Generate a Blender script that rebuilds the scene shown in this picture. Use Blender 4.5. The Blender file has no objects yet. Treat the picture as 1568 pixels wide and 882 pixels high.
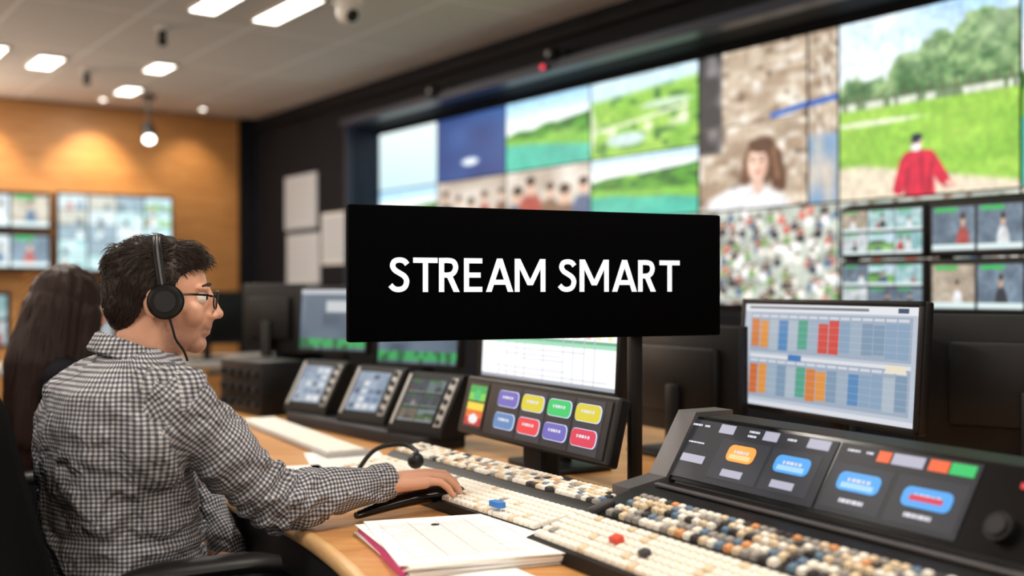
import bpy, bmesh, math, random
import numpy as np
from mathutils import Vector, Matrix, Euler, noise
random.seed(5)
R_=math.radians
def T(x,y,z): return Matrix.Translation((x,y,z))
def RX(a): return Matrix.Rotation(R_(a),4,'X')
def RY(a): return Matrix.Rotation(R_(a),4,'Y')
def RZ(a): return Matrix.Rotation(R_(a),4,'Z')
SURV=RZ(-35.4)                   # plan axes of the desk island
CON=SURV@RZ(-60)                 # operator console axes (x along console, y away from operator)
WALL=RZ(-90)                     # facing the video wall
def lin(c):
    c=np.asarray(c,dtype=float)
    return np.where(c<=0.04045,c/12.92,((c+0.055)/1.055)**2.4)
def C(r,g,b): 
    v=lin([r/255,g/255,b/255]); return (float(v[0]),float(v[1]),float(v[2]),1)
# ---------------------------------------------------------------- materials
def _new(name):
    m=bpy.data.materials.new(name); m.use_nodes=True
    nt=m.node_tree; b=nt.nodes['Principled BSDF']; return m,nt,b
def mat(name,col,rough=.5,metal=0,var=.1,scale=30,bump=0,coat=0,spec=.5,sss=0):
    m,nt,b=_new(name)
    tc=nt.nodes.new('ShaderNodeTexCoord'); n=nt.nodes.new('ShaderNodeTexNoise'); n.inputs['Scale'].default_value=scale
    nt.links.new(tc.outputs['Object'],n.inputs['Vector'])
    mx=nt.nodes.new('ShaderNodeMix'); mx.data_type='RGBA'
    mx.inputs['A'].default_value=(*[c*(1-var) for c in col[:3]],1); mx.inputs['B'].default_value=(*[min(1,c*(1+var)) for c in col[:3]],1)
    nt.links.new(n.outputs['Fac'],mx.inputs['Factor']); nt.links.new(mx.outputs['Result'],b.inputs['Base Color'])
    b.inputs['Roughness'].default_value=rough; b.inputs['Metallic'].default_value=metal; b.inputs['Specular IOR Level'].default_value=spec
    if sss: b.inputs['Subsurface Weight'].default_value=sss; b.inputs['Subsurface Radius'].default_value=(.012,.005,.003); b.inputs['Subsurface Scale'].default_value=1
    if coat: b.inputs['Coat Weight'].default_value=coat
    if bump:
        bp=nt.nodes.new('ShaderNodeBump'); bp.inputs['Strength'].default_value=bump; bp.inputs['Distance'].default_value=.003
        nt.links.new(n.outputs['Fac'],bp.inputs['Height']); nt.links.new(bp.outputs['Normal'],b.inputs['Normal'])
    return m
def emis(name,col,strength=1):
    m,nt,b=_new(name)
    b.inputs['Base Color'].default_value=(.01,.01,.01,1)
    b.inputs['Emission Color'].default_value=col; b.inputs['Emission Strength'].default_value=strength
    b.inputs['Roughness'].default_value=.4; b.inputs['Specular IOR Level'].default_value=.3
    return m
_scr={}
def screenmat(strength):
    if strength in _scr: return _scr[strength]
    m,nt,b=_new('screen_picture_%.2f'%strength)
    a=nt.nodes.new('ShaderNodeAttribute'); a.attribute_name='Col'
    b.inputs['Base Color'].default_value=(.01,.01,.01,1); b.inputs['Roughness'].default_value=.35; b.inputs['Specular IOR Level'].default_value=.3
    nt.links.new(a.outputs['Color'],b.inputs['Emission Color']); b.inputs['Emission Strength'].default_value=strength
    _scr[strength]=m; return m
def wood(name,c1,c2,scl,rough=.4):
    m,nt,b=_new(name)
    tc=nt.nodes.new('ShaderNodeTexCoord'); mp=nt.nodes.new('ShaderNodeMapping'); mp.inputs['Scale'].default_value=scl
    n=nt.nodes.new('ShaderNodeTexNoise'); n.inputs['Scale'].default_value=3; n.inputs['Detail'].default_value=8; n.inputs['Distortion'].default_value=.8
    r=nt.nodes.new('ShaderNodeValToRGB'); r.color_ramp.elements[0].position=.3; r.color_ramp.elements[1].position=.7
    r.color_ramp.elements[0].color=c1; r.color_ramp.elements[1].color=c2
    nt.links.new(tc.outputs['Object'],mp.inputs['Vector']); nt.links.new(mp.outputs['Vector'],n.inputs['Vector'])
    nt.links.new(n.outputs['Fac'],r.inputs['Fac']); nt.links.new(r.outputs['Color'],b.inputs['Base Color'])
    b.inputs['Roughness'].default_value=rough
    return m
def gingham():
    m,nt,b=_new('gingham_cotton')
    uv=nt.nodes.new('ShaderNodeUVMap'); uv.uv_map='UVMap'
    sp=nt.nodes.new('ShaderNodeSeparateXYZ'); nt.links.new(uv.outputs['UV'],sp.inputs['Vector'])
    outs=[]
    for ax in ('X','Y'):
        mu=nt.nodes.new('ShaderNodeMath'); mu.operation='MULTIPLY'; mu.inputs[1].default_value=1/.0078
        fr=nt.nodes.new('ShaderNodeMath'); fr.operation='FRACT'
        gt=nt.nodes.new('ShaderNodeMath'); gt.operation='GREATER_THAN'; gt.inputs[1].default_value=.5
        nt.links.new(sp.outputs[ax],mu.inputs[0]); nt.links.new(mu.outputs[0],fr.inputs[0]); nt.links.new(fr.outputs[0],gt.inputs[0]); outs.append(gt)
    ad=nt.nodes.new('ShaderNodeMath'); ad.operation='ADD'; nt.links.new(outs[0].outputs[0],ad.inputs[0]); nt.links.new(outs[1].outputs[0],ad.inputs[1])
    hf=nt.nodes.new('ShaderNodeMath'); hf.operation='MULTIPLY'; hf.inputs[1].default_value=.5; nt.links.new(ad.outputs[0],hf.inputs[0])
    r=nt.nodes.new('ShaderNodeValToRGB'); e=r.color_ramp.elements
    e[0].position=0; e[0].color=C(196,194,194); e[1].position=1; e[1].color=C(62,64,76)
    q=e.new(.5); q.color=C(120,121,129)
    nt.links.new(hf.outputs[0],r.inputs['Fac']); nt.links.new(r.outputs['Color'],b.inputs['Base Color'])
    b.inputs['Roughness'].default_value=.9; b.inputs['Specular IOR Level'].default_value=.2
    n=nt.nodes.new('ShaderNodeTexNoise'); n.inputs['Scale'].default_value=13; tc=nt.nodes.new('ShaderNodeTexCoord'); nt.links.new(tc.outputs['Object'],n.inputs['Vector'])
    n.inputs['Distortion'].default_value=1.6
    bp=nt.nodes.new('ShaderNodeBump'); bp.inputs['Strength'].default_value=.9; bp.inputs['Distance'].default_value=.03
    nt.links.new(n.outputs['Fac'],bp.inputs['Height']); nt.links.new(bp.outputs['Normal'],b.inputs['Normal'])
    return m
def stubble_skin():
    m=mat('skin_with_stubble',C(206,154,128),.5,var=.07,scale=25,sss=.12); nt=m.node_tree; b=nt.nodes['Principled BSDF']
    src=b.inputs['Base Color'].links[0].from_socket
    tc=nt.nodes.new('ShaderNodeTexCoord'); sp=nt.nodes.new('ShaderNodeSeparateXYZ'); nt.links.new(tc.outputs['Object'],sp.inputs[0])
    def mr(o,a,c,lo,hi):
        k=nt.nodes.new('ShaderNodeMapRange'); k.inputs['From Min'].default_value=a; k.inputs['From Max'].default_value=c; k.inputs['To Min'].default_value=lo; k.inputs['To Max'].default_value=hi; nt.links.new(o,k.inputs['Value']); return k.outputs[0]
    def mul(a,c):
        k=nt.nodes.new('ShaderNodeMath'); k.operation='MULTIPLY'; nt.links.new(a,k.inputs[0]); nt.links.new(c,k.inputs[1]); return k.outputs[0]
    n=nt.nodes.new('ShaderNodeTexNoise'); n.inputs['Scale'].default_value=500; nt.links.new(tc.outputs['Object'],n.inputs['Vector'])
    f=mul(mul(mr(sp.outputs['Z'],-.035,-.065,0,1),mr(sp.outputs['X'],-.01,.015,0,1)),mr(n.outputs['Fac'],.3,.7,.25,.7))
    f=mul(f,mr(sp.outputs['Z'],-.125,-.105,0,1))
    mx=nt.nodes.new('ShaderNodeMix'); mx.data_type='RGBA'; nt.links.new(f,mx.inputs['Factor']); nt.links.new(src,mx.inputs['A']); mx.inputs['B'].default_value=C(120,88,76); nt.links.new(mx.outputs['Result'],b.inputs['Base Color'])
    return m
BLK=mat('black_plastic',C(13,13,15),.45,spec=.28); BLKG=mat('black_gloss',C(8,8,10),.2,var=.02,spec=.4)
DGR=mat('dark_grey_plastic',C(34,34,38),.5,spec=.3); MGR=mat('grey_metal',C(88,86,88),.4,.3); LGR=mat('light_grey_plastic',C(165,163,160),.5)
WHT=mat('white_paint',C(225,222,215),.5); PAPER=mat('paper_white',C(242,240,237),.8,var=.03); NPAP=mat('notice_paper',C(190,193,198),.8,var=.03)
FAB=mat('black_fabric',C(12,12,14),.95,var=.3,scale=200,bump=.2,spec=.12)
SKIN=mat('skin',C(208,156,130),.5,var=.07,scale=25,sss=.12); SKINM=stubble_skin(); HAIR=mat('dark_brown_hair',C(40,28,23),.55,var=.35,scale=90,spec=.3)
HAIRW=mat('auburn_hair',C(36,20,16),.55,var=.4,scale=60,spec=.2)
GING=gingham(); DEN=mat('dark_trousers',C(30,32,42),.9)
DESKW=wood('honey_oak_desk',C(186,128,70),C(212,158,98),(1.2,9,9),.36)
EDGEW=wood('oak_edge',C(205,160,105),C(225,185,135),(3,3,20),.4)
CHROME=mat('chrome',C(190,190,190),.2,1)
# ---------------------------------------------------------------- object helpers
def link(ob,parent=None):
    bpy.context.scene.collection.objects.link(ob)
    if parent: ob.parent=parent
    return ob
def group(name,M):
    e=bpy.data.objects.new(name,None); e.empty_display_size=.1; link(e); e.matrix_world=M; return e
class MB:
    def __init__(s): s.bm=bmesh.new(); s.m=[]
    def mi(s,m):
        if m not in s.m: s.m.append(m)
        return s.m.index(m)
    def add(s,tmp,m,M=None):
        i=s.mi(m)
        for f in tmp.faces: f.material_index=i
        if M is not None: tmp.transform(M)
        me=bpy.data.meshes.new('t'); tmp.to_mesh(me); tmp.free(); s.bm.from_mesh(me); bpy.data.meshes.remove(me)
    def box(s,c,d,m,M=None,bev=0,seg=2):
        t=bmesh.new(); bmesh.ops.create_cube(t,size=1)
        t.transform(Matrix.Diagonal((*d,1)))
        if bev: bmesh.ops.bevel(t,geom=t.edges[:],offset=bev,segments=seg,affect='EDGES',profile=.5,clamp_overlap=True)
        MM=T(*c); s.add(t,m,(M@MM) if M is not None else MM)
    def cyl(s,p0,p1,r0,m,r1=None,seg=24,M=None):
        p0=Vector(p0);p1=Vector(p1); r1=r0 if r1 is None else r1; d=p1-p0
        t=bmesh.new(); bmesh.ops.create_cone(t,cap_ends=True,segments=seg,radius1=r0,radius2=r1,depth=d.length)
        q=d.to_track_quat('Z','Y').to_matrix().to_4x4(); MM=Matrix.Translation((p0+p1)/2)@q
        s.add(t,m,(M@MM) if M is not None else MM)
    def ball(s,c,r,m,M=None,sub=3):
        t=bmesh.new(); bmesh.ops.create_icosphere(t,subdivisions=sub,radius=1)
        if not hasattr(r,'__len__'): r=(r,r,r)
        MM=T(*c)@Matrix.Diagonal((*r,1)); s.add(t,m,(M@MM) if M is not None else MM)
    def poly(s,pts,m,h=None,M=None):
        t=bmesh.new(); vs=[t.verts.new(p) for p in pts]; f=t.faces.new(vs)
        if h is not None:
            r=bmesh.ops.extrude_face_region(t,geom=[f]); ev=[v for v in r['geom'] if isinstance(v,bmesh.types.BMVert)]
            bmesh.ops.translate(t,verts=ev,vec=h)
            bmesh.ops.recalc_face_normals(t,faces=t.faces[:])
        s.add(t,m,M)
    def sweep(s,pts,r,m,seg=10,closed=False,M=None):
        pts=[Vector(p) for p in pts]; n=len(pts); t=bmesh.new(); rings=[]; up=Vector((.1,.2,1)).normalized()
        for i,p in enumerate(pts):
            a=pts[(i-1)%n] if (closed or i>0) else p; b=pts[(i+1)%n] if (closed or i<n-1) else p
            d=(b-a).normalized(); x=up-d*up.dot(d)
            if x.length<1e-3: x=Vector((1,0,0))-d*d.x
            x.normalize(); up=x; y=d.cross(x); rr=r[i] if hasattr(r,'__len__') else r
            rings.append([t.verts.new(p+x*rr*math.cos(2*math.pi*k/seg)+y*rr*math.sin(2*math.pi*k/seg)) for k in range(seg)])
        for i in range(n if closed else n-1):
            A=rings[i];B=rings[(i+1)%n]
            for k in range(seg): t.faces.new((A[k],A[(k+1)%seg],B[(k+1)%seg],B[k]))
        if not closed: t.faces.new(rings[0][::-1]); t.faces.new(rings[-1])
        bmesh.ops.recalc_face_normals(t,faces=t.faces[:]); s.add(t,m,M)
    def loft(s,rings,m,M=None,cap=True):
        t=bmesh.new(); R=[[t.verts.new(p) for p in r] for r in rings]; k=len(rings[0])
        for A,B in zip(R,R[1:]):
            for i in range(k): t.faces.new((A[i],A[(i+1)%k],B[(i+1)%k],B[i]))
        if cap: t.faces.new(R[0][::-1]); t.faces.new(R[-1])
        bmesh.ops.recalc_face_normals(t,faces=t.faces[:]); s.add(t,m,M)
    def obj(s,name,parent=None,smooth=True,M=None):
        me=bpy.data.meshes.new(name); s.bm.to_mesh(me); s.bm.free()
        for m in s.m: me.materials.append(m)
        if smooth:
            me.shade_smooth()
            try: me.set_sharp_from_angle(angle=R_(40))
            except Exception: pass
        ob=bpy.data.objects.new(name,me); link(ob,parent)
        if M is not None: ob.matrix_basis=M
        return ob
def spline(pts,n=8,closed=False):
    P=[Vector(p) for p in pts]; N=len(P); out=[]
    for i in range(N if closed else N-1):
        g=(lambda k:P[k%N]) if closed else (lambda k:P[max(0,min(N-1,k))])
        p0,p1,p2,p3=g(i-1),g(i),g(i+1),g(i+2)
        for j in range(n):
            t=j/n; out.append(.5*((2*p1)+(p2-p0)*t+(2*p0-5*p1+4*p2-p3)*t*t+(3*p1-p0-3*p2+p3)*t**3))
    if not closed: out.append(P[-1])
    return out
def blob(name,parts,voxel,smooth,m,parent,M=None,post=None):
    b=MB()
    for p in parts:
        if p[0]=='e':
            rot=Euler([R_(a) for a in (p[3] if len(p)>3 else (0,0,0))]).to_matrix().to_4x4()
            t=bmesh.new(); bmesh.ops.create_icosphere(t,subdivisions=4,radius=1); b.add(t,m,T(*p[1])@rot@Matrix.Diagonal((*p[2],1)))
        elif p[0]=='t':
            b.cyl(p[1],p[3],p[2],m,r1=p[4],seg=32); b.ball(p[1],p[2],m); b.ball(p[3],p[4],m)
        elif p[0]=='l': b.loft(p[1],m)
    ob=b.obj('tmp',None,False)
    rm=ob.modifiers.new('r','REMESH'); rm.mode='VOXEL'; rm.voxel_size=voxel
    sm=ob.modifiers.new('s','SMOOTH'); sm.iterations=smooth; sm.factor=.5
    bpy.context.view_layer.update(); dg=bpy.context.evaluated_depsgraph_get()
    me=bpy.data.meshes.new_from_object(ob.evaluated_get(dg)); bpy.data.objects.remove(ob)
    me.name=name; me.materials.clear(); me.materials.append(m); me.shade_smooth()
    if post: post(me)
    o=bpy.data.objects.new(name,me); link(o,parent)
    if M is not None: o.matrix_basis=M
    return o
# ---------------------------------------------------------------- painted screen pictures
def vn(U,V,sx,sy,seed):
    rs=np.random.RandomState(seed); gx,gy=int(sx)+3,int(sy)+3; g=rs.rand(gy,gx)
    x=U*sx;y=V*sy; i=np.clip(x.astype(int),0,gx-2); j=np.clip(y.astype(int),0,gy-2); fx=x-i; fy=y-j; fx=fx*fx*(3-2*fx); fy=fy*fy*(3-2*fy)
    return (g[j,i]*(1-fx)+g[j,i+1]*fx)*(1-fy)+(g[j+1,i]*(1-fx)+g[j+1,i+1]*fx)*fy
def full(U,c): return np.ones(U.shape+(3,))*np.array(c,dtype=float)/255
def put(I,mask,c): I[mask]=np.array(c,dtype=float)/255
def mixi(I,c,a): 
    a=np.clip(a,0,1)[...,None]; return I*(1-a)+np.array(c,dtype=float)/255*a
def rect(U,V,a,b,c,d): return (U>=a)&(U<=b)&(V>=c)&(V<=d)
def ell(U,V,a,b,ra,rb): return ((U-a)/ra)**2+((V-b)/rb)**2<1
def sell(U,V,a,b,ra,rb,k=5): return np.clip((1-np.sqrt(((U-a)/ra)**2+((V-b)/rb)**2))*k+.3,0,1)
def seg2(U,V,x0,y0,x1,y1,r,k=5,asp=1.0):
    dx,dy=(x1-x0)*asp,(y1-y0); t=np.clip(((U-x0)*asp*dx+(V-y0)*dy)/(dx*dx+dy*dy),0,1)
    return np.clip((1-np.hypot((U-x0)*asp-dx*t,V-y0-dy*t)/r)*k+.3,0,1)
def footage(f,seed=1):
    def g(U,V):
        I=f(U,V); n=.55*vn(U,V,34,30,seed)+.3*vn(U,V,70,60,seed+1)+.15*vn(U,V,6,5,seed+2); lum=I.mean(-1,keepdims=True)
        I=I*(.86+.28*n[...,None]); return np.clip(I*.93+lum*.07+.01,0,1)
    return g
def paint(name,parent,M,w,h,nx,ny,func,strength=1.0):
    u=np.linspace(0,1,nx+1); v=np.linspace(0,1,ny+1); U,V=np.meshgrid(u,v)
    I=np.clip(func(U,V),0,1)
    co=np.stack([(U-.5)*w,np.zeros_like(U),(V-.5)*h],-1).reshape(-1,3)
    idx=np.arange((nx+1)*(ny+1)).reshape(ny+1,nx+1)
    F=np.stack([idx[:-1,:-1],idx[:-1,1:],idx[1:,1:],idx[1:,:-1]],-1).reshape(-1,4)
    me=bpy.data.meshes.new(name); me.from_pydata(co.tolist(),[],F.tolist())
    a=me.color_attributes.new('Col','FLOAT_COLOR','POINT'); col=np.ones((co.shape[0],4)); col[:,:3]=lin(I.reshape(-1,3)); a.data.foreach_set('color',col.ravel().astype(np.float32))
    me.materials.append(screenmat(strength)); ob=bpy.data.objects.new(name,me); link(ob,parent); ob.matrix_basis=M; return ob
def p_white(U,V): return mixi(full(U,(228,242,242)),(198,228,234),1-V)
def p_navy(U,V):
    I=mixi(full(U,(22,60,120)),(38,86,150),vn(U,V,3,3,1)); I=mixi(I,(230,238,248),sell(U,V,.5,.26,.13,.06,3)); return I
def land(seed,sky=(165,215,245),g1=(78,160,45),g2=(28,92,30),low=(75,200,170),hz=.68,lo=.38):
    def f(U,V):
        I=mixi(full(U,sky),(238,246,250),1-(V-hz)*4) 
        top=hz-.22*(1-U)*.6+.06*(vn(U,V*0,6,1,seed)-.5)
        I2=mixi(full(U,g1),g2,vn(U,V,14,18,seed+1)*1.4-.2); I2=mixi(I2,(150,205,80),(vn(U,V,5,9,seed+6)-.55)*2); a=np.clip((top-V)*40,0,1)[...,None]; I=I*(1-a)+I2*a
        I=mixi(I,(130,200,70),np.clip((lo+.12-.08*U-V)*20,0,1)*.8)
        e=lo-.12*U+.05*(vn(U,V*0,4,1,seed+3)-.5); I4=mixi(full(U,low),(45,170,150),vn(U,V,5,3,seed+2)); a=np.clip((e-V)*40,0,1)[...,None]; I=I*(1-a)+I4*a; return I
    return f
def aerial(U,V):
    I=mixi(full(U,(105,175,50)),(165,210,85),vn(U,V,6,5,4)); I=mixi(I,(45,110,45),(vn(U,V,14,12,6)-.6)*3)
    I=mixi(I,(200,228,240),(V-.7-.1*U)*12); I=mixi(I,(225,230,205),(vn(U,V,9,6,9)-.75)*5)
    I=mixi(I,(190,215,215),sell(U,V,.35,.2,.2,.09,3)); I=mixi(I,(190,215,185),sell(U,V,.72,.58,.25,.05,3)); I=mixi(I,(215,225,190),seg2(U,V,.1,.35,.9,.5,.02)); return I
def scene(U,V,rs):
    """one small footage thumbnail"""
    k=rs.randint(5); n=vn(U,V,4,4,rs.randint(1000))
    if k==0: I=mixi(full(U,(195,220,235)),(105,165,75),(.55-V)*14); I=mixi(I,(50,95,50),sell(U,V,.3+.4*rs.rand(),.56,.35,.1,3)); I=mixi(I,(215,225,195),sell(U,V,rs.rand(),.25,.2,.05,3))
    elif k==1: I=mixi(full(U,(225,228,230)),(185,192,200),n)
    elif k==2: I=mixi(full(U,(70,85,105)),(125,145,165),n)
    elif k==3: I=mixi(full(U,(205,190,170)),(160,140,120),n)
    else: I=mixi(full(U,(205,225,228)),(120,175,180),n)
    for q in range(rs.randint(1,3)):
        x=.2+.6*rs.rand(); s=.6+.6*rs.rand(); c=[(35,38,48),(175,60,55),(235,235,238),(60,85,120)][rs.randint(4)]
        I=mixi(I,c,sell(U,V,x,.18,.13*s,.34*s,4)); I=mixi(I,(205,165,140),sell(U,V,x,.18+.40*s,.05*s,.11*s,3)); I=mixi(I,(50,38,32),sell(U,V,x,.18+.5*s,.055*s,.07*s,3))
    return I*(.88+.24*vn(U,V,14,12,rs.randint(1000))[...,None])
def people(seed):
    def f(U,V):
        rs=np.random.RandomState(seed); I=mixi(full(U,(222,214,202)),(165,150,135),vn(U,V,4,4,seed))
        for q in range(5):
            x=.1+.2*q+.06*rs.rand(); y=.4+.3*rs.rand(); s=.8+.7*rs.rand(); c=[(40,42,52),(225,222,218),(165,70,60),(120,90,70),(70,95,130)][rs.randint(5)]
            I=mixi(I,c,sell(U,V,x,y-.45,.13*s,.42,4)); I=mixi(I,(215,175,150),sell(U,V,x,y+.06,.045*s,.12*s,3)); I=mixi(I,(55,40,34),sell(U,V,x,y+.06+.09*s,.05*s,.07*s,3))
        return I
    return f
def stone(seed):
    def f(U,V):
        I=mixi(full(U,(214,196,172)),(158,132,108),vn(U,V,5,20,seed)*1.2-.1); I=mixi(I,(238,230,216),(vn(U,V,9,26,seed+1)-.5)*2.2)
        I=mixi(I,(110,88,72),(vn(U,V,12,22,seed+2)-.7)*3.5); return I
    return f
def girl(U,V):
    I=stone(21)(U,V); a=(np.clip((.24-U)*40,0,1)*np.clip((V-.35)*30,0,1))[...,None]; I2=mixi(full(U,(50,48,52)),(135,132,132),(vn(U,V,8,10,5)-.5)*2); I=I*(1-a)+I2*a
    I=mixi(I,(25,95,195),np.clip((.022-abs(V-.56-(U-.75)*.12))*90,0,1)*(U>.68)); I=mixi(I,(105,90,78),np.clip((.008-abs(V-.53))*200,0,1)*.7)
    I=mixi(I,(92,60,42),sell(U,V,.60,.29,.16,.155,4)); I=mixi(I,(96,62,44),seg2(U,V,.72,.3,.76,.14,.065,asp=.9,k=3)); I=mixi(I,(96,62,44),seg2(U,V,.47,.28,.45,.16,.04,asp=.9,k=3))
    I=mixi(I,(150,105,74),seg2(U,V,.7,.38,.75,.18,.02,asp=.9,k=2)*.7); I=mixi(I,(150,105,74),seg2(U,V,.5,.38,.47,.2,.018,asp=.9,k=2)*.6)
    I=mixi(I,(240,240,244),sell(U,V,.46,-.03,.42,.18,5)); I=mixi(I,(205,205,214),seg2(U,V,.5,.1,.4,.0,.02,k=2)*.6); I=mixi(I,(222,186,165),seg2(U,V,.57,.2,.57,.12,.045,asp=.9,k=4))
    I=mixi(I,(236,196,174),sell(U,V,.565,.27,.095,.11,4)); I=mixi(I,(214,160,138),sell(U,V,.62,.25,.045,.07,2)*.6); I=mixi(I,(92,60,42),sell(U,V,.6,.38,.12,.045,4))
    for x in (.525,.6): I=mixi(I,(60,40,36),sell(U,V,x,.29,.02,.010,2)); I=mixi(I,(100,70,56),sell(U,V,x,.312,.028,.006,2)*.8)
    I=mixi(I,(190,95,90),sell(U,V,.56,.222,.032,.010,2)); I=mixi(I,(205,160,140),sell(U,V,.56,.255,.013,.018,3)*.6); return I
def strip(U,V):
    I=stone(31)(U,V); I2=mixi(full(U,(200,190,178)),(95,145,195),vn(U,V,3,6,3)*1.4-.2); a=np.clip((.42-V)*30,0,1)[...,None]; I=I*(1-a)+I2*a
    I=mixi(I,(25,95,195),np.clip((.022-abs(V-.585-U*.02))*90,0,1)); return I
def golf(U,V):
    I=mixi(full(U,(232,242,248)),(160,206,242),(V-.7)*3*(.3+U)); I=mixi(I,(250,252,253),(vn(U,V,4,5,2)-.5)*2)
    tt=.60+.03*np.sin(U*23)+.045*vn(U,V*0,14,1,8)
    for (cx,cy,rx,ry) in ((.10,.60,.12,.12),(.24,.6,.1,.1),(.42,.66,.13,.15),(.60,.72,.15,.17),(.83,.76,.2,.2),(1.0,.74,.14,.2)):
        s=np.clip(1-((U-cx)/rx)**2,0,1); tt=np.maximum(tt,np.where(s>0,cy+ry*np.sqrt(s)-.02,0))
    tt=tt+.035*(vn(U,V,38,34,17)-.5)
    L1=vn(U,V,13,16,11)*.6+vn(U,V,40,44,12)*.4
    I2=mixi(full(U,(150,184,122)),(62,104,60),L1*1.9-.45); I2=mixi(I2,(196,214,172),(V-.60)*2.4*vn(U,V,12,12,3)); a=np.clip((tt-V)*35,0,1)[...,None]; I=I*(1-a)+I2*a
    I=mixi(I,(78,102,66),np.clip((.585-V)*30,0,1)*.75)
    for q in range(14): I=mixi(I,(84,74,58),seg2(U,V,.05+q*.07,.53,.055+q*.07,.60,.006,2)*.6)
    I=mixi(I,(232,234,220),np.clip((.55-V)*60,0,1)*(.2+.65*(vn(U,V,46,2,7)>.45)))
    I3=mixi(full(U,(162,208,78)),(126,184,58),vn(U,V,4,16,1)*.7+.3*vn(U,V,12,40,2)); a=np.clip((.51-V)*60,0,1)[...,None]; I=I*(1-a)+I3*a
    I=mixi(I,(218,226,190),sell(U,V,.2,.42,.32,.016,2)); I=mixi(I,(100,160,50),np.clip((.07-abs(V-.2))*8,0,1)*.25)
    I=mixi(I,(222,208,182),np.clip((.2-.17*np.clip(U-.15,0,1)-V)*30,0,1))
    red=(208,30,62)
    I=mixi(I,red,seg2(U,V,.47,.16,.485,.0,.088,6)); I=mixi(I,red,seg2(U,V,.42,.195,.53,.195,.042,6)); I=mixi(I,red,seg2(U,V,.40,.18,.36,.04,.034,6)); I=mixi(I,red,seg2(U,V,.55,.18,.61,.08,.034,6)); I=mixi(I,red,seg2(U,V,.61,.08,.63,.055,.028,5)); I=mixi(I,(225,180,160),seg2(U,V,.64,.05,.67,.035,.016,5))
    for (x0,y0,x1,y1) in ((.49,.2,.50,.02),(.42,.15,.40,.0),(.55,.16,.53,.02)): I=mixi(I,(150,14,42),seg2(U,V,x0,y0,x1,y1,.012,1.5)*.6)
    I=mixi(I,(215,170,150),sell(U,V,.465,.278,.03,.042,5)); I=mixi(I,(235,232,232),sell(U,V,.46,.255,.03,.022,4)); I=mixi(I,(28,34,60),sell(U,V,.465,.310,.035,.022,5)); I=mixi(I,(30,30,34),sell(U,V,.455,.284,.03,.008,3)); return I
def crowd(seed):
    def f(U,V):
        I=mixi(full(U,(210,216,204)),(150,160,148),vn(U,V,9,9,seed)); rs=np.random.RandomState(seed)
        for q in range(170):
            x=rs.rand();y=1-q/170; c=[(245,246,246),(60,66,74),(120,160,95),(205,110,95),(80,110,140),(235,230,215),(250,250,250),(40,44,50)][rs.randint(8)]
            I=mixi(I,c,sell(U,V,x,y-.05,.03,.05,3)); I=mixi(I,(205,165,140),sell(U,V,x,y+.005,.012,.02,2)); I=mixi(I,(60,48,42),sell(U,V,x,y+.024,.016,.014,2))
        return I
    return f
def multiview(seed,nx,ny,bar=True,lift=0.0):
    def f(U,V):
        I=full(U,(14,16,20)); rs=np.random.RandomState(seed)
        for j in range(ny):
            for i in range(nx):
                m=rect(U,V,(i+.03)/nx,(i+.97)/nx,(j+.06)/ny,(j+.94)/ny)
                J=scene(np.clip(U*nx-i,0,1),np.clip(V*ny-j,0,1),rs); J=J*(1-lift)+np.array((.82,.93,.93))*lift; I[m]=J[m]
                if bar:
                    m=rect(U,V,(i+.03)/nx,(i+.97)/nx,(j+.06)/ny,(j+.17)/ny); I[m]=(.88,.95,.95)
                    m=rect(U,V,(i+.1)/nx,(i+.6)/nx,(j+.85)/ny,(j+.93)/ny); I[m]=(.2,.75,.35)
        return I
    return f
def sched(U,V):
    I=full(U,(190,200,214)); put(I,V>.93,(232,235,240)); put(I,rect(U,V,.03,.75,.955,.975),(120,125,135)); put(I,V<.05,(220,224,232)); put(I,rect(U,V,.9,.95,.945,.985),(60,80,110))
    rs=np.random.RandomState(4)
    for b,(v0,v1) in enumerate([(.55,.86),(.1,.42)]):
        put(I,rect(U,V,.04,.97,v0-.02,v1+.05),(160,175,194))
        for i in range(15):
            a=.05+i*.061; col=[(138,165,192),(160,178,196),(176,190,202),(128,155,180)][rs.randint(4)]
            if (b,i) in ((0,0),(1,6)): col=(214,128,66)
            if (b,i) in ((0,1),(1,1),(1,7)): col=(226,150,70)
            if (b,i)==(1,0): col=(208,110,56)
            if (b,i) in ((0,5),(1,5)): col=(82,165,140)
            if (b,i) in ((0,7),(0,8)): col=(212,78,70)
            if (b,i) in ((0,3),(1,10)): col=(90,140,190)
            put(I,rect(U,V,a,a+.054,v0+.03*rs.rand(),v1-.03*rs.rand()),col)
            put(I,rect(U,V,a,a+.05,v1+.012,v1+.035),(212,218,228))
        for q in range(4): I=mixi(I,(205,214,224),np.clip((.006-abs(V-(v0+(q+1)*(v1-v0)/5)))*300,0,1)*.25)
    put(I,rect(U,V,.05,.97,.47,.5),(225,228,232)); put(I,rect(U,V,.3,.38,.46,.52),(70,125,190)); put(I,rect(U,V,.85,.95,.44,.5),(238,228,205)); return I
def sheet(U,V):
    I=full(U,(246,247,249)); put(I,rect(U,V,0,1,.27,.30),(150,205,175)); put(I,rect(U,V,0,1,.30,.31),(95,160,130)); rs=np.random.RandomState(8)
    for i in range(14):
        a=i/14; put(I,rect(U,V,a,a+.055,.33,.95),[(222,238,228),(245,222,220),(214,228,242),(238,243,238)][rs.randint(4)])
        put(I,abs(U-a)<.002,(175,182,188))
        h=.33+.2*rs.rand(); put(I,rect(U,V,a+.01,a+.04,.33,h),[(150,205,165),(236,180,172),(165,195,225),(240,220,165)][rs.randint(4)])
    for q in range(6): put(I,rect(U,V,.03+.3*rs.rand(),.5+.45*rs.rand(),.05+q*.035,.055+q*.035),(195,198,204))
    put(I,V<.03,(150,155,165)); return I
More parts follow.
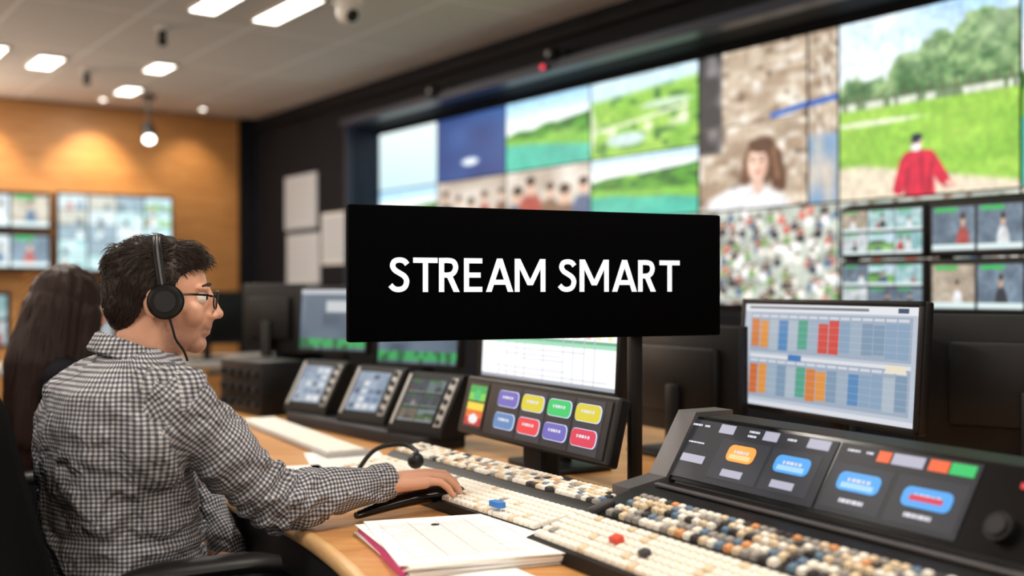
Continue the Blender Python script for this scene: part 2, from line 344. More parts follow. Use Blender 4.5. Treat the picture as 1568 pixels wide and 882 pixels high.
def greenui(seed):
    def f(U,V):
        I=mixi(full(U,(112,130,148)),(66,82,102),vn(U,V,4,4,seed)); put(I,V>.92,(200,205,212)) 
        put(I,rect(U,V,.4,.75,.62,.8),(205,210,215)); put(I,rect(U,V,.08,.34,.3,.85),(95,112,130)) 
        put(I,(V<.18)&(V>.04),(60,170,95)); I=mixi(I,(25,80,55),((V<.18)*(vn(U,V,18,5,seed+2)>.55))*.7); return I
    return f
def bluepanel(seed):
    def f(U,V):
        I=mixi(full(U,(170,190,212)),(120,140,165),vn(U,V,5,6,seed)); rs=np.random.RandomState(seed)
        for i in range(4):
            for j in range(5):
                if rs.rand()<.6: put(I,rect(U,V,.06+i*.23,.24+i*.23,.06+j*.19,.18+j*.19),[(215,225,235),(70,90,120),(235,238,240),(100,130,170)][rs.randint(4)])
        return I
    return f
def rainbow(U,V):
    I=full(U,(25,25,30)); cs=[(200,50,50),(230,110,50),(240,215,70),(120,210,80),(40,170,80)]
    for i,c in enumerate(cs): put(I,rect(U,V,.08,.92,.05+i*.18,.21+i*.18),c)
    put(I,ell(U,V,.5,.2,.25,.1),(240,240,240)); put(I,ell(U,V,.5,.72,.2,.12),(60,190,120)); return I
# ---------------------------------------------------------------- room shell
CZ=2.71
def shell(name,boxes,m):
    b=MB()
    for c in boxes:
        x0,x1,y0,y1,z0,z1=c; b.box(((x0+x1)/2,(y0+y1)/2,(z0+z1)/2),(x1-x0,y1-y0,z1-z0),m)
    return b.obj(name,None,False)
DW=mat('charcoal_wall_paint',C(22,23,28),.75,var=.06,scale=3,spec=.15)
CW=mat('warm_wall_paint',C(205,198,188),.8,var=.04,scale=2)
shell('floor',[(-4,4.15,-3,9.4,-.1,0)],mat('carpet_tiles',C(74,72,74),.95,var=.25,scale=120))
mc,nt,b=_new('ceiling_tiles')
tc=nt.nodes.new('ShaderNodeTexCoord'); br=nt.nodes.new('ShaderNodeTexBrick'); br.offset=0; br.inputs['Scale'].default_value=1
br.inputs['Brick Width'].default_value=.6; br.inputs['Row Height'].default_value=1.2; br.inputs['Mortar Size'].default_value=.012; br.inputs['Mortar Smooth'].default_value=.2
br.inputs['Color1'].default_value=C(226,219,212); br.inputs['Color2'].default_value=C(220,213,206); br.inputs['Mortar'].default_value=C(250,247,242)
nt.links.new(tc.outputs['Object'],br.inputs['Vector']); nt.links.new(br.outputs['Color'],b.inputs['Base Color']); b.inputs['Roughness'].default_value=.9
shell('ceiling',[(-4,4.15,-3,9.4,CZ,CZ+.1)],mc)
N0,N1,NZ0,NZ1=1.40,7.33,1.10,2.42
shell('wall_right',[(3.75,4.0,-3,9.21,0,NZ0),(3.75,4.0,-3,9.21,NZ1,CZ),(3.75,4.0,N1,9.21,NZ0,NZ1),(3.75,4.0,-3,N0,NZ0,NZ1),(4.0,4.12,-3,9.21,0,CZ)],DW)
shell('wall_back',[(-4,4.12,9.26,9.36,0,CZ),(3.61,3.75,9.19,9.26,0,CZ)],DW)
shell('wall_left',[(-4.1,-4,-3,9.36,0,CZ)],CW)
shell('wall_front',[(-4,4.12,-3.1,-3,0,CZ)],CW)
WW=wood('oak_wall_panel',C(172,116,62),C(200,146,88),(1.5,1,14),.45)
b=MB()
for i in range(9): b.box((-.2,9.235,.15+i*.3),(7.6,.045,.299),WW,bev=.001)
b.obj('wood_wall_panel',None,False)
NV=mat('navy_frame',C(20,32,56),.4)
shell('trim_1',[(3.70,3.99,N1,N1+.03,NZ0,NZ1),(3.66,3.76,N0,N1+.03,NZ1,NZ1+.05)],NV)
shell('trim_2',[(3.70,3.76,-3,9.19,2.60,2.64)],mat('dark_rail',C(18,18,22),.6,spec=.15))
shell('baseboard_right',[(3.73,3.75,-3,9.19,0,.1)],BLK)
# ---------------------------------------------------------------- video wall
vw=group('video_wall',WALL@T(-4.4,3.985,1.75))
cols=[7.33,6.49,5.66,4.82,3.96,3.10,2.26,1.42]; rz=[2.38,1.945,1.6,1.14]
bm_=MB(); bm_.box((0,.006,.01),(5.9,.006,1.28),BLKG); bm_.obj('frame_backing',vw)
def vpanel(i,y0,y1,z0,z1,f,nx,ny,s=1.1):
    paint('picture_%d'%i,vw,T(-(y0+y1)/2+4.4,-.01,(z0+z1)/2-1.75),abs(y0-y1)-.012,z1-z0-.01,nx,ny,f if f in (p_white,p_navy) else footage(f,i+3),s)
L=[(0,1,0,1,p_white),(1,2,0,1,p_navy),(2,3,0,1,land(5)),(3,4,0,1,aerial),
   (0,1,1,2,land(15,g1=(90,140,80))),(1,2,1,2,people(3)),(2,3,1,2,people(13)),(3,4,1,2,land(9,hz=.8,lo=.4)),
   (0,1,2,3,people(33)),(1,2,2,3,land(25)),(2,3,2,3,multiview(3,3,3)),(3,4,2,3,crowd(71)),(4,5,2,3,crowd(81)),(5,6,2,3,crowd(91)),(6,7,2,3,people(41)),
   (5,6,0,2,golf),(6,7,0,2,land(45))]
for i,(a,c,r0,r1,f) in enumerate(L): vpanel(i,cols[a],cols[c],rz[r1],rz[r0],f,*((220,200) if f is golf else (110,70)),1.28)
vpanel(30,3.96,3.27,1.6,2.38,girl,170,180,1.2); vpanel(31,3.27,3.10,1.6,2.38,strip,40,130,1.2)
# ---------------------------------------------------------------- monitor rack at right
mr=group('monitor_rack',WALL@T(-2.12,3.5,0))
b=MB()
for x in (-.62,-.21,.17,.56): b.box((x,.1,.78),(.04,.04,1.5),DGR,bev=.004)
b.box((0,.1,.04),(1.3,.5,.06),DGR,bev=.01); b.box((0,.1,1.535),(1.24,.06,.02),BLK)
for j in range(3):
    for i in range(3):
        b.box((-.415+i*.385,.03,1.43-j*.205),(.375,.06,.2),BLK,bev=.008)
b.obj('rack_frame',mr)
for j in range(3):
    for i in range(3): paint('display_%d%d'%(i,j),mr,T(-.415+i*.385,-.003,1.43-j*.205),.35,.172,96,60,multiview(10+i*3+j,3 if i==0 else 2,2 if i==0 else 1,lift=.1),1.0)
# ---------------------------------------------------------------- generic monitor
def monitor(name,M,w,h,func,stand=.12,tilt=0,nx=90,ny=60,s=1.0,bez=.014,case=BLK):
    g=group(name,M); b=MB(); K=T(0,0,stand+h/2+bez)@RX(tilt)
    W=w+2*bez;H=h+2*bez
    b.box((0,.012,0),(W,.028,H),case,K,bev=.006); b.box((0,.035,0),(W*.7,.03,H*.62),case,K,bev=.012)
    for sx in (-1,1): b.box((sx*(w/2+bez/2),-.004,0),(bez,.008,H),case,K,bev=.002)
    for sz in (-1,1): b.box((0,-.004,sz*(h/2+bez/2)),(W,.008,bez),case,K,bev=.002)
    b.box((0,.055,(stand+h*.5)/2),(.05,.022,stand+h*.5),case,bev=.006); b.box((0,.04,.008),(.24,.18,.016),case,bev=.007)
    b.obj('casing',g)
    if func: paint('screen',g,K@T(0,-.0035,0),w,h,nx,ny,func,s)
    return g
g=group('wall_display',T(2.48,8.95,0)); b=MB(); b.box((0,.03,1.658),(.92,.05,.63),BLK,bev=.01); b.box((0,.15,1.66),(.3,.22,.3),DGR); b.obj('casing',g); paint('screen',g,T(0,-.002,1.658),.88,.59,110,80,multiview(77,4,5,False,.45),1.45)
for k,z in enumerate((1.81,1.50)):
    g=group('wall_display.%03d'%(k+1),T(1.55,8.95,0)); b=MB(); b.box((0,.03,z),(.9,.05,.3),BLK,bev=.01); b.box((0,.15,z),(.3,.22,.15),DGR); b.obj('casing',g); paint('screen',g,T(0,-.002,z),.86,.265,110,60,multiview(60+k,3,1,lift=.25),1.4)
for i,(y0,y1,z0,z1) in enumerate([(8.54,7.93,1.70,2.14),(8.50,7.88,1.25,1.66),(7.84,7.42,1.40,1.80)]):
    g=group('wall_notice' if i==0 else 'wall_notice.%03d'%i,WALL@T(-(y0+y1)/2,3.745,(z0+z1)/2)); b=MB(); w=abs(y0-y1);h=z1-z0
    b.box((0,0,0),(w,.008,h),NPAP if i<2 else WHT); b.box((0,-.006,0),(w*.9,.004,h*.9),NPAP)
    for q in range(5): b.box((-.05*w,-.009,h*(.3-q*.14)),(w*.6,.002,h*.02),LGR)
    b.obj('sheet',g,False)
# ---------------------------------------------------------------- ceiling lights and fixtures
LE=emis('lamp_diffuser',(1,.95,.86,1),8)
lights=[(1.66,7.64,.15,.42),(2.33,7.39,.13,.3),(2.41,8.38,.13,.3),(2.40,5.45,.14,.62),(2.04,5.5,.14,.5),(1.30,7.5,.14,.42),(1.0,5.2,.2,.6),(.3,8.2,.2,.6),(-.5,6.4,.2,.6),(.6,3.6,.2,.6),(-1.6,3.8,.2,.6),(-.8,1.2,.2,.6),(1.5,1.4,.2,.6),(-2.4,-.4,.2,.6),(.8,-1.2,.2,.6),(2.6,-.6,.2,.6)]
for i,(x,y,sx_,sy_) in enumerate(lights):
    g=group('ceiling_light' if i==0 else 'ceiling_light.%03d'%i,T(x,y,CZ)); b=MB()
    for sx in (-1,1): b.box((sx*(sx_/2+.006),0,-.006),(.012,sy_+.024,.014),WHT)
    for sy in (-1,1): b.box((0,sy*(sy_/2+.006),-.006),(sx_+.024,.012,.014),WHT)
    b.box((0,0,-.004),(sx_,sy_,.006),LE); b.obj('troffer',g,False)
    ld=bpy.data.lights.new('lamp','AREA'); ld.shape='RECTANGLE'; ld.size=sx_; ld.size_y=sy_; ld.energy=26 if i>5 else 8; ld.color=(1,.92,.81)
    lo=bpy.data.objects.new('lamp',ld); link(lo,g); lo.location=(0,0,-.02)
for i,(M_) in enumerate((T(-3.9,6.5,2.0)@RZ(90),T(-3.9,2.0,2.0)@RZ(90),T(0,-2.9,2.0)@RZ(180),T(.2,9.12,2.05))):  # invented uplights outside the view, added to brighten the ceiling
    g=group('added_fill_uplight' if i==0 else 'added_fill_uplight.%03d'%i,M_); b=MB(); b.box((0,0,0),(.34,.14,.05),WHT,bev=.01); b.box((0,.07,.0),(.12,.05,.12),WHT); b.box((0,0,.027),(.3,.11,.004),LE); b.obj('fill_housing',g)
    ld=bpy.data.lights.new('lamp','AREA'); ld.shape='RECTANGLE'; ld.size=.3; ld.size_y=.11; ld.energy=110; ld.color=(1,.88,.74)
    lo=bpy.data.objects.new('lamp',ld); link(lo,g); lo.location=(0,0,.035); lo.rotation_euler=(R_(180+30),0,0)
def spotfix(name,x,y,z,aim,energy,size=60,recess=False):
    g=group(name,T(x,y,0)); b=MB(); d=(Vector(aim)-Vector((x,y,z))).normalized(); p=Vector((0,0,z))
    if recess:
        b.cyl((0,0,CZ),(0,0,CZ-.012),.035,WHT); b.cyl((0,0,CZ-.01),(0,0,CZ-.014),.02,LE); b.obj('fixture',g); p=Vector((0,0,CZ-.03))
    else:
        b.cyl((0,0,CZ),(0,0,CZ-.03),.05,BLK); b.cyl((0,0,CZ-.02),(0,0,z+.04),.01,BLK); b.cyl(p-d*.1,p+d*.05,.045,BLK,r1=.055); b.cyl(p+d*.045,p+d*.053,.042,LE); b.obj('fixture',g)
    ld=bpy.data.lights.new('lamp','SPOT'); ld.energy=energy; ld.spot_size=R_(size); ld.spot_blend=.8; ld.color=(1,.78,.5); ld.shadow_soft_size=.04
    lo=bpy.data.objects.new('lamp',ld); link(lo,g); lo.location=p+(d*.08 if not recess else Vector((0,0,0))); lo.rotation_euler=d.to_track_quat('-Z','Y').to_euler()
spotfix('track_spotlight',2.60,8.5,2.40,(2.3,7.2,1.0),20)
spotfix('recessed_downlight',2.35,8.85,2.6,(2.35,9.25,1.7),58,85,True)
spotfix('recessed_downlight.001',1.50,8.85,2.6,(1.50,9.25,1.7),50,85,True)
spotfix('recessed_downlight.002',3.15,8.85,2.6,(3.15,9.25,1.7),18,85,True)
def small(name,M,fn):
    g=group(name,M); b=MB(); fn(b); b.obj('body',g); return g
def dome(b):
    b.cyl((0,0,0),(0,0,-.03),.07,WHT); b.cyl((0,0,-.03),(0,0,-.12),.045,WHT,r1=.058); b.ball((0,0,-.14),(.06,.06,.06),WHT); b.ball((.02,-.03,-.16),.034,BLKG); b.box((0,0,-.09),(.15,.05,.03),WHT,bev=.01)
small('security_camera',SURV@T(-.80,5.35,CZ),dome)
def sprk(b):
    b.cyl((0,0,0),(0,0,-.02),.04,WHT); b.cyl((0,0,-.02),(0,0,-.07),.022,BLK); b.ball((0,0,-.08),.028,BLK)
small('ceiling_sensor',SURV@T(-2.0,6.25,CZ),sprk); small('ceiling_sensor.001',SURV@T(-2.9,7.45,CZ),sprk)
def wcam(b):
    b.box((0,-.02,0),(.12,.06,.05),BLK,bev=.01); b.ball((0,-.07,0),.04,BLKG); b.cyl((0,-.1,0),(0,-.112,0),.014,LGR)
small('wall_camera',WALL@T(-6.0,3.72,2.48),wcam); small('wall_camera.001',WALL@T(-4.75,3.72,2.50),wcam)
small('indicator_lamp',WALL@T(-4.82,3.645,2.44),lambda b:(b.cyl((0,.02,0),(0,-.01,0),.018,BLK),b.ball((0,-.012,0),.014,emis('red_led',(1,.05,.1,1),1.6))))
# ---------------------------------------------------------------- desk
dk=group('control_desk',SURV)
front=[(.25,.80),(.0,1.0),(-.12,1.25),(-.2,1.6),(-.262,1.83),(-.435,2.18),(-.68,2.53),(-.93,2.95),(-1.08,3.5),(-1.15,4.2)]
fs=[(p.x,p.y) for p in spline([(x,y,0) for x,y in front],6)]
back=[(-1.0,4.8),(-.3,4.6),(.1,4.1),(.69,3.45),(1.79,1.55),(1.2,.35)]
b=MB(); pl=fs+back
b.poly([(x,y,.722) for x,y in pl],DESKW,(0,0,.028))
b.sweep([(x,y,.735) for x,y in fs],.0165,EDGEW,seg=12)
t_in=[(x+.05,y+.03) for x,y in fs]
b.loft([[(x,y,.722),(x,y,.64),(u,v,.64),(u,v,.722)] for (x,y),(u,v) in zip([(x+.004,y+.002) for x,y in fs],t_in)],DGR)
b.obj('desktop',dk)
b=MB()
for (x,y,a) in ((.1,1.5,-60),(-.55,3.2,-60),(.9,2.6,-60),(.5,1.2,-60),(-.7,4.4,-50)):
    b.box((0,0,.33),(.04,.5,.64),DGR,T(x,y,.0)@RZ(a),bev=.004)
b.box((0,0,.4),(2.6,.03,.62),DGR,T(.72,2.3,0)@RZ(-60))
b.obj('support_panels',dk)
# ---------------------------------------------------------------- key banks
KW=mat('key_ivory',C(243,238,228),.45,var=.04); KB=mat('key_blue',C(98,124,150),.45); KO=mat('key_orange',C(212,150,100),.45); KG=mat('key_grey',C(150,146,142),.45); KR=mat('key_red',C(205,70,50),.45); KD=mat('key_dark',C(52,50,52),.45); KC=mat('key_cream',C(220,200,170),.5)
KBL=mat('key_bright_blue',C(50,120,200),.4)
def keys(b,M,x0,x1,y0,y1,nx,ny,pal,h=.009,gap=.18,skip=0):
    dx=(x1-x0)/nx; dy=(y1-y0)/ny; by={}
    for j in range(ny):
        for i in range(nx):
            if random.random()<skip: continue
            m=random.choices([p[0] for p in pal],[p[1] for p in pal])[0]; by.setdefault(m.name,(m,[]))[1].append((x0+(i+.5)*dx,y0+(j+.5)*dy))
    for m,lst in by.values():
        t=bmesh.new()
        for (x,y) in lst:
            a=dx*(1-gap)/2;c=dy*(1-gap)/2; lay=[]
            for (k,z) in ((1,0),(.97,h*.65),(.76,h)):
                lay.append([t.verts.new((x+sx*a*k,y+sy*c*k,z)) for sx,sy in ((-1,-1),(1,-1),(1,1),(-1,1))])
            for A,B in zip(lay,lay[1:]):
                for q in range(4): t.faces.new((A[q],A[(q+1)%4],B[(q+1)%4],B[q]))
            t.faces.new(lay[-1])
        b.add(t,m,M)
def prof(b,pts,x0,x1,m): b.poly([(x0,y,z) for y,z in pts],m,(x1-x0,0,0))
ka=group('switcher_control_panel',CON@T(-2.57,.985,.7505)@RZ(3.5)); b=MB()
prof(b,[(0,0),(0,.022),(.13,.036),(.145,.052),(.235,.066),(.245,0)],0,.85,BLK)
sA=math.degrees(math.atan2(.014,.13))
K=T(0,.0,.0225)@RX(sA); keys(b,K,.012,.845,.006,.128,46,6,[(KW,40),(KC,2),(KG,1)],h=.009)
K=T(0,.146,.053)@RX(sA); keys(b,K,.012,.845,.006,.085,48,5,[(KC,8),(KW,14),(KG,5),(KB,1),(KO,1),(KD,2)],h=.008,skip=.05)
b.box((.70,.02,.045),(.036,.018,.012),KBL,bev=.002)
b.obj('key_panel',ka)
kb=group('vision_mixer_console',CON@T(-1.68,1.0,.7505)); b=MB()
prof(b,[(0,0),(0,.024),(.22,.085),(.30,.088),(.335,.092),(.415,.215),(.49,.215),(.52,0)],0,1.25,BLK)
sB=math.degrees(math.atan2(.061,.22))
K=T(0,0,.0245)@RX(sB); keys(b,K,.01,1.24,.008,.118,62,6,[(KW,40),(KC,3),(KG,1)],h=.009)
keys(b,K,.06,1.24,.132,.172,60,2,[(KB,3),(KC,4),(KO,1),(KG,5),(KD,3),(KW,6)],h=.010,gap=.26,skip=.05)
keys(b,K,.06,1.24,.180,.226,64,3,[(KC,7),(KO,1),(KG,4),(KB,1.5),(KD,2),(KW,6)],h=.009,gap=.26,skip=.04)
b.box((.20,.06,.0135),(.022,.018,.012),KR,K,bev=.002); b.box((.29,.05,.013),(.018,.016,.012),KD,K,bev=.002); b.box((.03,.15,.005),(.02,.05,.012),KD,K,bev=.003)
b.box((.6,.29,.093),(1.2,.012,.006),MGR,bev=.002)
b.poly([(-.075,y,z) for y,z in [(.24,0),(.24,.085),(.33,.10),(.405,.222),(.50,.222),(.53,0)]],MGR,(.055,0,0))
b.obj('console_body',kb)
KS=T(0,.335,.092)@RX(math.degrees(math.atan2(.123,.08)))
Ls=math.hypot(.123,.08)
b=MB(); PGR=emis('panel_backlight',C(36,38,46),1.0); PG2=emis('panel_inset',C(50,52,60),1.0)
LAB=emis('label_light',C(188,186,204),1.0); ORG=emis('button_orange',C(255,160,70),1.3); BLU=emis('button_blue',C(80,160,230),1.2); GRN=emis('button_green',C(50,195,105),1.1); RED=emis('button_red',C(230,65,70),1.1); WHE=emis('text_white',C(225,225,235),1); ORR=emis('button_orange_red',C(240,105,60),1.1); PUR=emis('button_purple',C(112,104,190),1.0); YEL=emis('button_yellow',C(222,208,55),1.0); BLG=emis('button_steel',C(95,138,190),1.0); PNK=emis('button_pink_red',C(225,60,88),1.0); HALO=emis('button_rim',C(210,216,240),1.1); GLB=emis('button_glow',C(160,205,240),1.2); GLO=emis('button_glow_warm',C(255,205,140),1.2)
x_=lambda lx: lx+1.68
def tile(x0,x1,y0,y1,m,z=.002,th=.002):
    b.box(((x0+x1)/2,(y0+y1)/2,z),(x1-x0,y1-y0,th),m,KS)
tile(-.02,1.24,.004,Ls-.003,BLKG,.001)
def btn(cx,cy,w,h,m,glow=None,txt=True):
    for (k,mm,z) in ((1,HALO,.0035),(.95,m,.005)):
        pts=[]; r=h/2*.7
        for q,(sx,sy) in enumerate(((1,1),(-1,1),(-1,-1),(1,-1))):
            for a in range(5):
                an=math.pi/2*(q+a/4); pts.append(((sx*(w/2-r)+r*math.cos(an))*k,(sy*(h/2-r)+r*math.sin(an))*(k-(.03 if k<1 else 0)),0))
        b.poly([(cx+p[0],cy+p[1],z) for p in pts],mm,(0,0,.001),KS)
    if glow: b.box((cx,cy-h*.2,.0062),(w*.72,h*.26,.0006),glow,KS)
    if txt:
        for q in range(5):
            ww=w*(.05+.05*((q*7)%3)/2); b.box((cx-w*.22+q*w*.11,cy+h*.08,.0064),(ww,h*.16,.0006),WHE,KS)
for (a,c) in ((-1.72,-1.325),(-1.318,-1.045)):
    tile(x_(a),x_(c),.012,Ls-.01,PGR,.003)
tile(x_(-1.312),x_(-1.19),.02,.1,PG2,.0036); tile(x_(-1.18),x_(-1.052),.02,.1,PG2,.0036); tile(x_(-1.60),x_(-1.47),.024,.106,PG2,.0036); tile(x_(-1.462),x_(-1.345),.024,.106,PG2,.0036)
def words(lx,n,y,h=.004):
    x=x_(lx)
    for q in range(n):
        w=.003+.003*((q*5)%3); b.box((x+w/2,y,.0048),(w,h,.0008),WHE,KS); x+=w+.0018
words(-1.70,4,.125); words(-1.665,2,.125); words(-1.54,4,.128); words(-1.54,3,.119); words(-1.44,3,.125); words(-1.69,6,.088,.003); words(-1.30,4,.125); words(-1.26,2,.125)
for lx,w,m in ((-1.62,.04,LAB),(-1.50,.036,LAB),(-1.39,.05,LAB)): tile(x_(lx),x_(lx)+w,.116,.134,m,.0045)
tile(x_(-1.69),x_(-1.625),.046,.062,LAB,.0045)
btn(x_(-1.535),.080,.076,.036,ORG,GLO); btn(x_(-1.404),.078,.088,.036,BLU,GLB)
for lx in (-1.565,-1.435): tile(x_(lx),x_(lx)+.055,.032,.046,LAB,.0045)
for lx,w,m in ((-1.235,.025,ORR),(-1.205,.06,LAB),(-1.135,.035,ORR),(-1.096,.043,GRN)): tile(x_(lx),x_(lx)+w,.113,.132,m,.0048)
btn(x_(-1.25),.070,.092,.036,BLU,GLB); btn(x_(-1.115),.066,.095,.036,BLU,None); tile(x_(-1.145),x_(-1.085),.060,.069,PNK,.0068,.001)
for lx in (-1.275,-1.145): words(lx,7,.036,.007)
b.cyl((.70,.045,.0),(.70,.045,.016),.022,BLK,M=KS,seg=32); b.cyl((.70,.045,.016),(.70,.045,.02),.014,DGR,M=KS,seg=32); b.box((.71,.115,.002),(.012,.008,.006),RED,KS)
b.obj('touch_displays',kb,False)
cb=group('button_display',CON@T(-2.225,1.315,.7505)); b=MB(); KS=T(0,0,.10)@RX(-14)@RX(90)
b.box((0,.068,-.016),(.69,.15,.03),BLK,KS,bev=.006); b.box((.06,.068,.0),(.53,.125,.003),emis('display_black',C(20,20,24),1),KS)
for i,(t_,u_) in enumerate(((PUR,BLG),(YEL,RED),(GRN,PUR),(YEL,PNK))):
    cx=-.105+i*.117; b.box((cx,.068,.001),(.110,.12,.002),PG2 if i%2 else PGR,KS); btn(cx,.098,.100,.040,t_); btn(cx,.043,.100,.040,u_)
b.box((0,.05,.05),(.1,.05,.1),BLK,bev=.01); b.box((0,.05,.006),(.3,.16,.012),DGR,bev=.005)
b.obj('display_body',cb,False)
paint('colour_graph',cb,KS@T(-.268,.068,.001)@RX(-90),.1,.118,24,24,rainbow,1.0)
monitor('desk_monitor',CON@T(-2.42,1.50,.75),.66,.37,sheet,stand=.205,tilt=-3,s=1.25,nx=160,ny=100,bez=.018)
monitor('desk_monitor.001',SURV@T(.765,2.695,.75)@RZ(-66),.635,.268,sched,stand=.145,tilt=-4,nx=230,ny=120,s=.95)
monitor('desk_monitor.002',SURV@T(-.67,4.1,.75)@RZ(-35),.34,.225,greenui(2),stand=.225,tilt=-4,s=.9)
monitor('desk_monitor.003',SURV@T(-.33,3.85,.75)@RZ(-35),.36,.24,greenui(12),stand=.19,tilt=-4,s=.9)
monitor('desk_monitor.004',SURV@T(1.22,2.55,.75)@RZ(150),.5,.3,None,stand=.08)
monitor('desk_monitor.005',SURV@T(.50,3.1,.75)@RZ(120),.45,.28,None,stand=.06)
g=group('equipment_riser',SURV@T(-.46,3.5,.7505)@RZ(-52)); b=MB(); b.box((0,0,.02),(.85,.16,.04),DGR,bev=.006); b.obj('riser',g)
for i,(x,y) in enumerate(((-.675,3.78),(-.445,3.5),(-.25,3.22))):
    g=group('slanted_control_panel' if i==0 else 'slanted_control_panel.%03d'%i,SURV@T(x,y,.79)@RZ(-42)@Matrix.Scale(.92,4)); b=MB()
    b.poly([(-.125,-.06,0),(-.125,-.06,.02),(-.125,.04,.19),(-.125,.075,.19),(-.125,.09,0)],BLK,(.25,0,0))
    a=math.degrees(math.atan2(.17,.10)); KK=T(0,-.06,.02)@RX(a)
    b.box((.098,.1,.002),(.03,.17,.006),LGR,KK,bev=.002); b.box((-.11,.1,.002),(.012,.18,.006),LGR,KK,bev=.002)
    for q in range(5): b.cyl((.098,.03+q*.035,.005),(.098,.03+q*.035,.014),.009,DGR,M=KK,seg=16)
    b.obj('case',g); paint('screen',g,KK@T(-.015,.1,.002)@RX(-90),.165,.15,40,40,bluepanel(i+2) if i<2 else multiview(5,2,3),.8 if i<2 else .25)
g=group('slim_keyboard',SURV@T(-.67,3.42,.7505)@RZ(-61)); b=MB(); b.box((0,0,.008),(.9,.13,.016),LGR,bev=.004); keys(b,T(0,0,.016),-.43,.43,-.055,.055,42,5,[(KW,10)],h=.004); b.obj('keys',g)
g=group('audio_equipment_case',SURV@T(-.95,4.15,.7505)@RZ(-50)); b=MB(); b.box((0,0,.1),(.34,.18,.2),BLK,bev=.008)
for q in range(5):
    for r in range(3): b.cyl((-.13+q*.065,-.09,.045+r*.055),(-.13+q*.065,-.105,.045+r*.055),.012,DGR,seg=16)
b.obj('case',g)
# ---------------------------------------------------------------- STREAM SMART sign display
sg=group('sign_display',SURV@T(.0755,2.265,0)@RZ(23.1)); b=MB()
SB=mat('sign_black',C(2,2,3),.9,var=.02,spec=.03)
b.box((0,.012,1.2485),(.846,.024,.267),SB,bev=.004); b.box((0,.03,1.2485),(.3,.02,.14),BLK,bev=.004)
b.box((.23,.045,1.0),(.03,.02,.5),BLK,bev=.004); b.box((.12,.045,1.2),(.24,.02,.03),BLK); b.box((.23,.045,.757),(.07,.06,.012),BLK,bev=.004)
b.obj('panel_and_stand',sg)
W_=.155; GL={}
def hor(x0,x1,y): return [(x0,y-W_/2),(x1,y-W_/2),(x1,y+W_/2),(x0,y+W_/2)]
def ver(x,y0=0,y1=1): return [(x-W_/2,y0),(x+W_/2,y0),(x+W_/2,y1),(x-W_/2,y1)]
def dia(xb,yb,xt,yt,w): return [(xb-w/2,yb),(xb+w/2,yb),(xt+w/2,yt),(xt-w/2,yt)]
def rib(pts,n=6):
    P=spline([(x,y,0) for x,y in pts],n); out=[]; Lf=[];Rt=[]
    for i,p in enumerate(P):
        d=(P[min(i+1,len(P)-1)]-P[max(i-1,0)]).normalized(); nn=Vector((-d.y,d.x,0))*W_/2; Lf.append(p+nn);Rt.append(p-nn)
    for i in range(len(P)-1): out.append([(Lf[i].x,Lf[i].y),(Rt[i].x,Rt[i].y),(Rt[i+1].x,Rt[i+1].y),(Lf[i+1].x,Lf[i+1].y)])
    return out
GL['S']=(.60,rib([(.535,.80),(.45,.895),(.31,.925),(.17,.885),(.115,.76),(.18,.635),(.32,.545),(.46,.45),(.52,.31),(.46,.14),(.31,.075),(.16,.10),(.05,.20)]))
GL['T']=(.72,[hor(0,.72,1-W_/2),ver(.36)])
GL['R']=(.64,[ver(W_/2)]+rib([(.08,1-W_/2),(.30,1-W_/2),(.44,.88),(.50,.73),(.44,.57),(.30,.50),(.08,.50)])+[dia(.53,0,.30,.5,.18)])
GL['E']=(.56,[ver(W_/2),hor(0,.56,1-W_/2),hor(0,.51,.5),hor(0,.56,W_/2)])
GL['A']=(.86,[dia(.09,0,.43,1,.17),dia(.77,0,.43,1,.17),hor(.2,.66,.29)])
GL['M']=(.98,[ver(W_/2),ver(.98-W_/2),dia(.49,.2,.09,1,.17),dia(.49,.2,.89,1,.17)])
b=MB(); x=0; LW=emis('letter_white',(1,1,1,1),1.0); polys=[]
for ch in 'STREAM SMART':
    if ch==' ': x+=.30; continue
    w,ps=GL[ch]; polys+=[[(px+x,py) for px,py in p] for p in ps]; x+=w+(.04 if ch in 'AT' else .11)
tot=x-.04; sx=.66; 
for i,p in enumerate(polys):
    pts=[((px/tot-.5)*sx-.014,-.0005,1.246+(py-.5)*.068) for px,py in p]; b.poly(pts,LW,(0,-.001-.00002*(i%7),0))
b.obj('lettering',sg,False)
# ---------------------------------------------------------------- desk top small things
g=group('document_stack',SURV@T(-.092,1.975,.7505)@RZ(20)); b=MB()
for i in range(10):
    a=random.uniform(-3,3); b.box((random.uniform(-.006,.006),random.uniform(-.004,.004),.0015+i*.0022),(.295,.35,.0018),PAPER,RZ(a))
PRT=mat('print_grey',C(175,175,180),.8)
for q in range(20): b.box((-.02+random.uniform(-.01,.01),-.14+q*.0135,.0231),(random.uniform(.12,.22),.0010,.0003),PRT)
for q in range(5): b.box((-.12+q*.055,0,.0231),(.0008,.28,.0003),PRT)
b.box((-.150,0,.008),(.005,.34,.015),mat('magenta_spine',C(205,60,140),.5)); b.cyl((-.02,.1,.0231),(-.02,.1,.0235),.008,DGR)
b.obj('sheets',g,False)
for i,(x,y,a,w,h) in enumerate(((-.56,2.72,20,.21,.297),(-.62,2.60,35,.13,.17),(-.06,1.68,30,.26,.2),(-.45,2.98,15,.21,.297))):
    g=group('paper_sheet' if i==0 else 'paper_sheet.%03d'%i,SURV@T(x,y,.7505)@RZ(a)); b=MB(); b.box((0,0,.001),(w,h,.002),PAPER)
    for q in range(9): b.box((0,-h*.38+q*h*.085,.0022),(w*.7,.0015,.0003),PRT)
    b.obj('sheet',g,False)
g=group('telephone_handset',SURV@T(-.22,2.275,.7505)@RZ(38)); b=MB()
